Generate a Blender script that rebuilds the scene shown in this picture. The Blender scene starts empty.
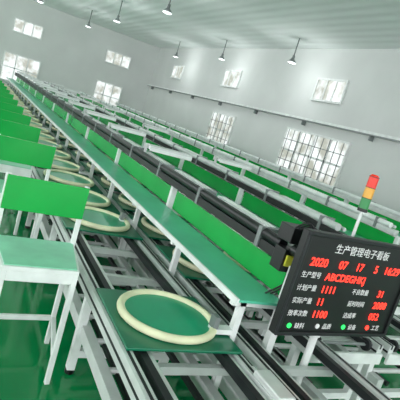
import bpy, math, random
from mathutils import Matrix, Vector
random.seed(3)
S=bpy.context.scene
S.view_settings.view_transform='Standard'
H=1.8
# ---------------------------------------------------------------- camera
ex=Vector((865,-183,-472)).normalized()
ey=Vector((-225,153,-472)).normalized()
ez=ex.cross(ey).normalized(); ex=ey.cross(ez).normalized()
M=Matrix((ex,ey,ez))
cd=bpy.data.cameras.new('camera'); cam=bpy.data.objects.new('camera',cd)
S.collection.objects.link(cam); cam.matrix_world=Matrix.Translation((0,0,H))@M.to_4x4()
cd.sensor_width=36; cd.lens=472/400*36; cd.clip_start=.05; cd.clip_end=200
S.camera=cam
# ---------------------------------------------------------------- materials
def srgb(c):
    return tuple(((x/255)/12.92 if x/255<=.04045 else (((x/255)+.055)/1.055)**2.4) for x in c)+(1,)
def mat(name,c,rough=.5,metal=0,emit=None,es=0,noise=.12,nscale=6,spec=.5):
    m=bpy.data.materials.new(name); m.use_nodes=True; nt=m.node_tree; b=nt.nodes['Principled BSDF']
    col=srgb(c)
    b.inputs['Roughness'].default_value=rough; b.inputs['Metallic'].default_value=metal
    b.inputs['Specular IOR Level'].default_value=spec
    n=nt.nodes.new('ShaderNodeTexNoise'); n.inputs['Scale'].default_value=nscale; n.inputs['Detail'].default_value=4
    tc=nt.nodes.new('ShaderNodeTexCoord'); nt.links.new(tc.outputs['Object'],n.inputs['Vector'])
    r=nt.nodes.new('ShaderNodeValToRGB'); r.color_ramp.elements[0].position=.3; r.color_ramp.elements[1].position=.7
    r.color_ramp.elements[0].color=tuple(x*(1-noise) for x in col[:3])+(1,)
    r.color_ramp.elements[1].color=tuple(min(1,x*(1+noise)) for x in col[:3])+(1,)
    nt.links.new(n.outputs['Fac'],r.inputs['Fac']); nt.links.new(r.outputs['Color'],b.inputs['Base Color'])
    if emit:
        b.inputs['Emission Color'].default_value=srgb(emit); b.inputs['Emission Strength'].default_value=es
    return m
WHITE=mat('white_powder_coat',(230,234,232),.4)
ALU=mat('aluminium_profile',(208,212,210),.35,.15)
BLACK=mat('black_plastic',(16,18,20),.4)
DARK=mat('dark_chain_track',(34,38,40),.5,.3)
TEAL=mat('teal_pallet',(0,108,76),.3,nscale=3)
DISC=mat('teal_disc',(14,154,112),.3,nscale=3)
SHELF=mat('pale_green_mat',(88,188,156),.3,nscale=3)
PANEL=mat('green_partition',(0,164,66),.25,nscale=2)
BENCH=mat('bench_green_top',(130,206,172),.35)
CREAM=mat('cream_rubber',(222,222,186),.45)
GREY=mat('grey_sheet_steel',(132,138,138),.4,.3)
YEL=mat('lit_yellow_green',(200,200,60),.5)  # lit yellow-green part of the controller, its light put into the colour
LED=mat('led_tube',(240,245,245),.3,emit=(235,245,245),es=.6)
REDE=mat('led_red',(255,30,25),.4,emit=(255,60,46),es=2.8)
GRNE=mat('led_green',(30,220,80),.4,emit=(60,255,120),es=1.2)
TXT=mat('white_print_glow',(215,215,215),.5,emit=(215,215,215),es=.25)  # white print on the board with a faint glow added
TRED=mat('tower_red',(205,40,25),.3,emit=(255,50,20),es=.2)
TYEL=mat('tower_amber',(215,160,60),.3,emit=(255,160,30),es=.1)
TGRN=mat('tower_green',(40,130,70),.3,emit=(30,200,90),es=.06)
WALL=mat('wall_plaster',(216,219,217),.8,nscale=.7,noise=.05)
FLOOR=mat('floor_epoxy',(0,128,68),.12,nscale=1.5,noise=.12)
CEIL=mat('ceiling_sheet',(246,249,249),.7,nscale=.5,noise=.04)
nt=CEIL.node_tree; b=nt.nodes['Principled BSDF']
w=nt.nodes.new('ShaderNodeTexWave'); w.wave_type='BANDS'; w.bands_direction='X'; w.inputs['Scale'].default_value=.75
tc=nt.nodes.new('ShaderNodeTexCoord'); nt.links.new(tc.outputs['Object'],w.inputs['Vector'])
bp=nt.nodes.new('ShaderNodeBump'); bp.inputs['Strength'].default_value=.3; bp.inputs['Distance'].default_value=.05
nt.links.new(w.outputs['Color'],bp.inputs['Height']); nt.links.new(bp.outputs['Normal'],b.inputs['Normal'])
PANE=bpy.data.materials.new('window_daylight_glass'); PANE.use_nodes=True; nt=PANE.node_tree; b=nt.nodes['Principled BSDF']
tc=nt.nodes.new('ShaderNodeTexCoord'); n=nt.nodes.new('ShaderNodeTexNoise'); n.inputs['Scale'].default_value=2.2; n.inputs['Detail'].default_value=3
nt.links.new(tc.outputs['Object'],n.inputs['Vector'])
r=nt.nodes.new('ShaderNodeValToRGB'); r.color_ramp.elements[0].position=.38; r.color_ramp.elements[1].position=.60
r.color_ramp.elements[0].color=srgb((158,160,148)); r.color_ramp.elements[1].color=srgb((226,232,232))
nt.links.new(n.outputs['Fac'],r.inputs['Fac']); nt.links.new(r.outputs['Color'],b.inputs['Emission Color'])
b.inputs['Base Color'].default_value=(.1,.1,.1,1); b.inputs['Roughness'].default_value=.2; b.inputs['Emission Strength'].default_value=1.35

# ---------------------------------------------------------------- mesh builder
class B:
    def __init__(s): s.v=[];s.f=[];s.m=[];s.mats=[]
    def mi(s,m):
        if m not in s.mats: s.mats.append(m)
        return s.mats.index(m)
    def prism(s,poly,z0,z1,m):
        k=len(s.v); i=s.mi(m); n=len(poly)
        s.v+=[(x,y,z0) for x,y in poly]+[(x,y,z1) for x,y in poly]
        s.f.append(tuple(k+j for j in reversed(range(n)))); s.m.append(i)
        s.f.append(tuple(k+n+j for j in range(n))); s.m.append(i)
        for j in range(n):
            s.f.append((k+j,k+(j+1)%n,k+n+(j+1)%n,k+n+j)); s.m.append(i)
    def box(s,x0,x1,y0,y1,z0,z1,m):
        k=len(s.v); i=s.mi(m)
        s.v+=[(x,y,z) for z in (z0,z1) for y in (y0,y1) for x in (x0,x1)]
        for f in ((0,2,3,1),(4,5,7,6),(0,1,5,4),(2,6,7,3),(0,4,6,2),(1,3,7,5)):
            s.f.append(tuple(k+a for a in f)); s.m.append(i)
    def cyl(s,p,q,r,m,n=12,r2=None):
        p=Vector(p);q=Vector(q); r2=r if r2 is None else r2
        a=(q-p).normalized(); u=a.orthogonal().normalized(); w=a.cross(u); k=len(s.v); i=s.mi(m)
        for c,R in ((p,r),(q,r2)):
            for j in range(n):
                t=2*math.pi*j/n; s.v.append(tuple(c+R*(math.cos(t)*u+math.sin(t)*w)))
        for j in range(n):
            s.f.append((k+j,k+(j+1)%n,k+n+(j+1)%n,k+n+j)); s.m.append(i)
        s.f.append(tuple(k+j for j in reversed(range(n)))); s.m.append(i)
        s.f.append(tuple(k+n+j for j in range(n))); s.m.append(i)
    def torus(s,c,R,r,m,N=64,n=12):
        k=len(s.v); i=s.mi(m)
        for a in range(N):
            t=2*math.pi*a/N
            for b_ in range(n):
                p=2*math.pi*b_/n; q=R+r*math.cos(p)
                s.v.append((c[0]+q*math.cos(t),c[1]+q*math.sin(t),c[2]+r*math.sin(p)))
        for a in range(N):
            for b_ in range(n):
                a2=(a+1)%N;b2=(b_+1)%n
                s.f.append((k+a*n+b_,k+a2*n+b_,k+a2*n+b2,k+a*n+b2)); s.m.append(i)
    def done(s,name,parent=None,loc=(0,0,0),bevel=0,smooth=False):
        me=bpy.data.meshes.new(name); me.from_pydata(s.v,[],s.f)
        for m in s.mats: me.materials.append(m)
        me.polygons.foreach_set('material_index',s.m)
        if smooth: me.polygons.foreach_set('use_smooth',[len(f)==4 for f in s.f])
        me.update(); o=bpy.data.objects.new(name,me); S.collection.objects.link(o); o.location=loc
        if parent: o.parent=parent
        if bevel:
            md=o.modifiers.new('bevel','BEVEL'); md.width=bevel; md.segments=2
        return o
def empty(name,loc=(0,0,0)):
    e=bpy.data.objects.new(name,None); S.collection.objects.link(e); e.location=loc; return e
def cable(name,pts,r,m,parent=None):
    c=bpy.data.curves.new(name,'CURVE'); c.dimensions='3D'; c.bevel_depth=r; c.bevel_resolution=3
    s=c.splines.new('NURBS'); s.points.add(len(pts)-1); s.use_endpoint_u=True; s.order_u=3
    for i,p in enumerate(pts): s.points[i].co=(*p,1)
    c.materials.append(m); o=bpy.data.objects.new(name,c); S.collection.objects.link(o)
    if parent:o.parent=parent
    return o

# ---------------------------------------------------------------- room
XR=9.7; YE=28.4; ZC=5.0
b=B(); b.box(-9,XR+.2,-7,YE+.2,-.1,0,FLOOR); b.done('floor')
b=B(); b.box(-9,XR+.2,-7,YE+.2,ZC,ZC+.1,CEIL); b.done('ceiling')
b=B(); b.box(XR,XR+.2,-7,YE+.2,0,ZC,WALL); b.done('wall_right')
b=B(); b.box(-9,XR,YE,YE+.2,0,ZC,WALL); b.done('wall_far')
b=B(); b.box(XR-.02,XR,-7,YE,0,.12,GREY); b.done('baseboard_right')
b=B(); b.box(-9,XR-.02,YE-.02,YE,0,.12,GREY); b.done('baseboard_far')
wn=[0]
def window(side,c,z,w,h,nx=2,ny=1,bars=0):
    wn[0]+=1; b=B()
    def bx(a0,a1,z0,z1,d0,d1,m):
        if side=='R': b.box(XR-d1,XR-d0,c+a0,c+a1,z+z0,z+z1,m)
        else: b.box(c+a0,c+a1,YE-d1,YE-d0,z+z0,z+z1,m)
    bx(-w/2,w/2,-h/2,h/2,0,.02,PANE)
    t=.06
    bx(-w/2-t,w/2+t,h/2,h/2+t,0,.06,WHITE); bx(-w/2-t,w/2+t,-h/2-t,-h/2,0,.10,WHITE)
    bx(-w/2-t,-w/2,-h/2,h/2,0,.06,WHITE); bx(w/2,w/2+t,-h/2,h/2,0,.06,WHITE)
    for i in range(1,nx):
        x=-w/2+w*i/nx; bx(x-.03,x+.03,-h/2,h/2,.02,.05,WHITE)
    for i in range(1,ny):
        q=-h/2+h*i/ny; bx(-w/2,w/2,q-.03,q+.03,.02,.05,WHITE)
    for i in range(bars):
        x=-w/2+w*(i+.5)/bars; bx(x-.012,x+.012,-h/2,h/2,.07,.085,GREY)
    if bars:
        for q in (-h*.25,h*.25): bx(-w/2,w/2,q-.012,q+.012,.07,.085,GREY)
    b.done('window_%d'%wn[0])
for y in (5.6,11.9,18.3,24.5): window('R',y,3.7,1.3,.62,3)
window('R',11.8,1.6,3.0,1.35,4,2,10); window('R',18,1.5,2.0,1.3,3,2,6); window('R',5.2,1.6,3.0,1.35,4,2,10)
for x in (2.3,7.4): window('F',x,3.55,1.4,.62,3)
window('F',2.36,1.33,1.8,1.4,3,2); window('F',7.3,1.33,1.5,1.4,3,2)
b=B(); b.box(XR-.18,XR-.02,-6,YE-.1,2.64,2.67,GREY); b.box(XR-.18,XR-.16,-6,YE-.1,2.67,2.74,WHITE)
for i in range(12): b.box(XR-.17,XR-.02,-5.5+i*3,-5.46+i*3,2.5,2.64,GREY)
b.done('cable_tray')
def pendant(x,y,z=4.3):
    e=empty('pendant_lamp',(x,y,z)); b=B()
    b.cyl((0,0,.1),(0,0,ZC-z),.018,GREY,8); b.cyl((0,0,.02),(0,0,.16),.05,GREY,16,.04)
    b.cyl((0,0,-.05),(0,0,.04),.14,GREY,24,.06); b.cyl((0,0,-.08),(0,0,-.05),.12,LED,24,.13)
    b.done('lamp_body',e,smooth=True)
    L=bpy.data.lights.new('lamp_light','POINT'); L.energy=26; L.shadow_soft_size=.15; L.color=(.97,1,1)
    o=bpy.data.objects.new('lamp_light',L); S.collection.objects.link(o); o.parent=e; o.location=(0,0,-.3)
for y in (13.1,18.4,23.6): pendant(4.4,y)
for y in (12.9,17.8,22.8): pendant(8.7,y)
for y in (15,21): pendant(1.9,y)

# ---------------------------------------------------------------- conveyor line
YL=24.5
def lane(b,x0,x1,z=.63,y0=1):
    for x in (x0,x1-.05):
        b.box(x,x+.05,y0,YL,z-.10,z,ALU)
        b.box(x+.018,x+.032,y0-.002,YL,z-.03,z+.004,DARK)
        b.box(x-.003,x,y0,YL,z-.06,z-.045,DARK)
    for x in (x0+.09,x1-.13):
        b.box(x,x+.04,y0+.05,YL,z-.05,z-.005,DARK)
        b.box(x+.045,x+.07,y0+.05,YL,z-.07,z-.015,ALU)
    y=y0+.2
    while y<YL:
        b.box(x0+.05,x1-.05,y,y+.04,z-.12,z-.075,ALU)
        y+=.55
    b.box(x0,x1,y0-.02,y0,z-.14,z-.06,WHITE)
    for x in (x0+.11,x1-.11): b.cyl((x-.012,y0+.06,z-.03),(x+.012,y0+.06,z-.03),.045,DARK,20)
    b.cyl((x0+.05,y0+.06,z-.03),(x1-.05,y0+.06,z-.03),.012,GREY,12)
def legs(b,x0,x1,z=.53,y0=1,step=1.4):
    y=y0+.1
    while y<YL:
        for x in (x0,x1-.05):
            b.box(x,x+.05,y,y+.05,.03,z,WHITE); b.cyl((x+.025,y+.025,0),(x+.025,y+.025,.03),.03,BLACK,10)
        b.box(x0+.05,x1-.05,y,y+.05,.12,.17,WHITE)
        y+=step
def line(x,y0,bm=BLACK,pm=BLACK):
    e=empty('conveyor_line')
    b=B()
    A0,A1,B0,B1=x-1.02,x-.32,x-.25,x+.45
    lane(b,A0,A1,y0=y0); lane(b,B0,B1,y0=y0)
    legs(b,A0,A1,y0=y0); legs(b,B0,B1,y0=y0)
    for xx in (A0+.02,A1-.08,B0+.02,B1-.08):
        b.box(xx,xx+.06,y0,YL,.27,.35,ALU)
    for xx in (A0+.12,B0+.12):
        b.box(xx,xx+.03,y0,YL,.3,.33,DARK); b.box(xx+.42,xx+.45,y0,YL,.3,.33,DARK)
    yy=y0+.15
    while yy<YL:
        b.cyl((A0+.06,yy,.33),(A1-.06,yy,.33),.02,ALU,8)
        b.cyl((B0+.06,yy,.33),(B1-.06,yy,.33),.02,ALU,8); yy+=.3
    b.done('frame',e)
    b=B()
    ys_=y0+.88
    b.box(x-.37,x-.04,ys_,YL,.885,.90,SHELF); b.box(x-.385,x-.37,ys_,YL,.868,.905,WHITE)
    b.box(x+.04,x+.40,y0+1.1,YL,.885,.90,SHELF); b.box(x+.40,x+.415,y0+1.1,YL,.868,.905,WHITE)
    b.done('work_shelf',e)
    b=B(); y=y0+.95
    while y<YL-1:
        b.box(x-.014,x+.004,y+.05,y+1.85,.905,1.08,PANEL)
        b.box(x-.03,x+.02,y-.025,y+.025,.54,1.11,WHITE)
        b.box(x-.36,x+.38,y-.02,y+.02,.84,.885,WHITE)
        for k in (0,.95):
            b.box(x-.315,x-.275,y+k-.02,y+k+.02,.10,.868,WHITE)
            b.box(x-.37,x-.05,y+k-.015,y+k+.015,.84,.868,WHITE)
        b.box(x-.45,x-.315,y-.03,y+.03,.66,.69,WHITE); b.box(x-.45,x-.42,y-.03,y+.03,.69,.76,GREY)
        y+=1.95
    b.done('partition_panels',e)
    b=B()
    yb=y0+1.0
    b.box(x-.055,x+.035,yb,YL,1.105,1.165,bm)
    b.cyl((x-.025,yb+.1,1.20),(x-.025,YL,1.20),.036,pm,14)
    b.cyl((x+.06,yb+.1,1.19),(x+.06,YL,1.19),.02,ALU,12)
    y=yb+.3
    while y<YL:
        b.box(x-.065,x+.10,y,y+.04,1.10,1.24,GREY)
        b.box(x+.085,x+.16,y+.15,y+.93,1.19,1.22,WHITE)
        b.cyl((x+.12,y+.22,1.18),(x+.12,y+.88,1.18),.013,LED,10)
        y+=.975
    b.done('overhead_beam',e)
    return e
line(1.9,1.15)
line(3.25,2.1,BLACK,ALU)
line(5.0,3.0,ALU,WHITE)
line(6.9,4.0,ALU,WHITE)
def hood(x,y,z=1.3,w=.55):
    e=empty('bench_lamp_hood',(x,y,z)); b=B()
    b.box(-w/2,w/2,-.11,.11,0,.02,ALU); b.box(-w/2,w/2,-.11,-.10,-.04,0,WHITE); b.box(-w/2,w/2,.10,.11,-.04,0,WHITE)
    b.cyl((-w/2+.03,0,-.02),(w/2-.03,0,-.02),.013,LED,10)
    b.box(-w/2-.02,-w/2,-.02,.02,-.12,.02,ALU)
    b.done('hood_body',e)
for i in range(12):
    hood(2.22,5.2+1.95*i*.9)
    if i%2==0: hood(3.6,6.0+1.7*i)

def pallet(x,y):
    e=empty('work_pallet',(x,y,.634)); b=B()
    b.box(-.34,.34,-.33,.33,0,.016,TEAL); b.done('board',e,bevel=.004)
    b=B(); b.torus((0,0,.040),.275,.023,CREAM); b.done('rubber_ring',e,smooth=True)
    b=B(); b.cyl((0,0,.016),(0,0,.040),.265,DISC,48); b.done('turntable',e)
for y in [2.24,4.0,4.72]+[5.5+.78*i for i in range(22)]: pallet(1.235,y)
for y in [3.25,4.1,4.95]+[5.8+.9*i for i in range(19)]: pallet(2.0,y)
for i in range(10): pallet(2.58,3.4+1.5*i); pallet(4.33,4.5+1.7*i)
e=empty('gear_motor',(1.62,1.62,0)); b=B()
b.box(-.08,.02,-.12,.12,.55,.66,ALU); b.cyl((-.03,-.30,.60),(-.03,-.12,.60),.045,GREY,20); b.cyl((-.03,.12,.6),(-.03,.2,.6),.03,ALU,16)
b.done('motor_body',e,bevel=.008)

# ---------------------------------------------------------------- workbenches at left
def bench(y,x0=.30,x1=.82):
    e=empty('operator_bench',(x1,y,0)); e.rotation_euler=(0,0,math.radians(4)); w=x1-x0; b=B(); q=.09
    b.prism([(-w,-.48),(-q,-.48),(0,0),(-w,0)],.72,.745,WHITE)
    b.prism([(-w+.014,-.466),(-q-.012,-.466),(-.014,-.014),(-w+.014,-.014)],.745,.752,BENCH)
    for sx,fx in ((-w,-w),(-.03,-q-.03)):
        b.box(fx,fx+.03,-.48,-.45,0,.72,WHITE); b.box(sx,sx+.03,-.03,0,0,1.15,WHITE)
        for z0 in (.18,.67): b.prism([(fx,-.45),(fx+.03,-.45),(sx+.03,-.03),(sx,-.03)],z0,z0+.03,WHITE)
    b.box(-w+.03,-q-.03,-.48,-.45,.66,.72,WHITE); b.box(-w+.03,-.03,-.03,0,.66,.72,WHITE)
    b.box(-w+.03,-.03,-.03,0,.18,.21,WHITE)
    b.done('bench_frame',e,bevel=.003)
    b=B(); b.box(-w+.005,-.005,-.045,-.031,.93,1.145,PANEL); b.done('back_board',e,bevel=.003)
for y in [3.03,4.5,5.65,6.7,7.8,8.9,10,11.1,12.2,13.3,14.4,15.5,16.6,17.7,18.8,19.9]: bench(y)

# ---------------------------------------------------------------- display board
W,Hh=.97,.615
e=empty('production_display_board',(1.71,1.88,.785)); e.rotation_euler=(0,0,math.radians(4))
b=B(); b.box(0,W,0,.05,0,Hh,BLACK); t=.022
for a in ((0,W,0,t),(0,W,Hh-t,Hh),(0,t,t,Hh-t),(W-t,W,t,Hh-t)): b.box(a[0],a[1],-.014,0,a[2],a[3],DARK)
b.box(.38,.44,.05,.08,-.05,.4,WHITE)
b.done('housing',e,bevel=.004)
b=B(); b.cyl((.41,.07,-.765),(.41,.07,-.0),.024,WHITE,16); b.cyl((.41,.07,-.785),(.41,.07,-.76),.12,WHITE,24); b.done('stand_pole',e)
def text(s,x,z,size,m,al='LEFT',sx=1):
    c=bpy.data.curves.new('lettering','FONT'); c.body=s; c.size=size; c.align_x=al; c.extrude=.0008; c.offset=.0005 if m is REDE else 0
    c.materials.append(m); o=bpy.data.objects.new('lettering',c); S.collection.objects.link(o); o.parent=e
    o.location=(x,-.004,z); o.rotation_euler=(math.pi/2,0,0); o.scale=(sx,1,1); return o
text('生产管理电子看板',W/2-.01,.518,.060,TXT,'CENTER',1.0)
for s_,x_ in (('2020',.08),('07',.31),('17',.455),('5',.625),('16:29',.72)): text(s_,x_,.425,.068,REDE,sx=1.0)
rows=[('生产型号','ABCDEGHKJ','',''),('计划产量','1111','不良数量','31'),('实际产量','11','延时时间','2088'),('效率次数','1100','达成率','052')]
for i,(a,v,c_,d_) in enumerate(rows):
    z=.348-i*.078
    text(a,.045,z+.008,.040,TXT,sx=.95); text(v,.235,z,.062,REDE,sx=1.0)
    if c_: text(c_,.50,z+.008,.040,TXT,sx=.95); text(d_,.74,z,.064,REDE,sx=1.0)
for i in range(4):
    x=.09+i*.225
    text(['缺料','品质','设备','工艺'][i],x+.04,.045,.038,TXT)
    b=B(); b.cyl((x,-.006,.058),(x,0,.058),.015,[GRNE,TXT,GRNE,REDE][i],14); b.done('status_lamp',e)
e=empty('signal_tower_light',(2.18,2.03,1.355)); b=B()
b.cyl((0,0,.0),(0,0,.21),.010,ALU,12); b.cyl((0,0,.19),(0,0,.21),.03,BLACK,20)
b.box(-.03,.03,-.02,.05,0,.02,ALU)
z=.21
for m in (TGRN,TYEL,TRED):
    b.cyl((0,0,z),(0,0,z+.062),.029,m,20); b.cyl((0,0,z+.062),(0,0,z+.066),.030,BLACK,20); z+=.066
b.cyl((0,0,z),(0,0,z+.012),.028,TRED,20,.018); b.done('tower_body',e)
e=empty('sensor_controller',(1.9,2.20,1.18)); b=B()
b.box(-.07,.09,-.06,.08,.06,.16,BLACK); b.box(.0,.18,-.10,-.02,.02,.09,BLACK); b.cyl((-.03,-.07,.03),(-.03,-.14,.03),.035,BLACK,16)
b.box(-.065,.0,-.075,-.06,-.08,-.01,YEL); b.box(-.08,.06,-.06,.05,-.12,.02,BLACK)
b.done('controller_body',e,bevel=.004)
for i in range(7):
    o=(i-3)*.02
    cable('cable_%d'%i,[(o,-.03,.14),(o+.05,-.1,.26-.015*i),(.12+o,-.12,.10),(.10+o,-.10,-.15),(.02+o*2,-.03,-.28)],.006,BLACK,e)

wd=bpy.data.worlds.new('world'); S.world=wd; wd.use_nodes=True
wd.node_tree.nodes['Background'].inputs[0].default_value=(.97,.97,1,1)
wd.node_tree.nodes['Background'].inputs[1].default_value=3.2
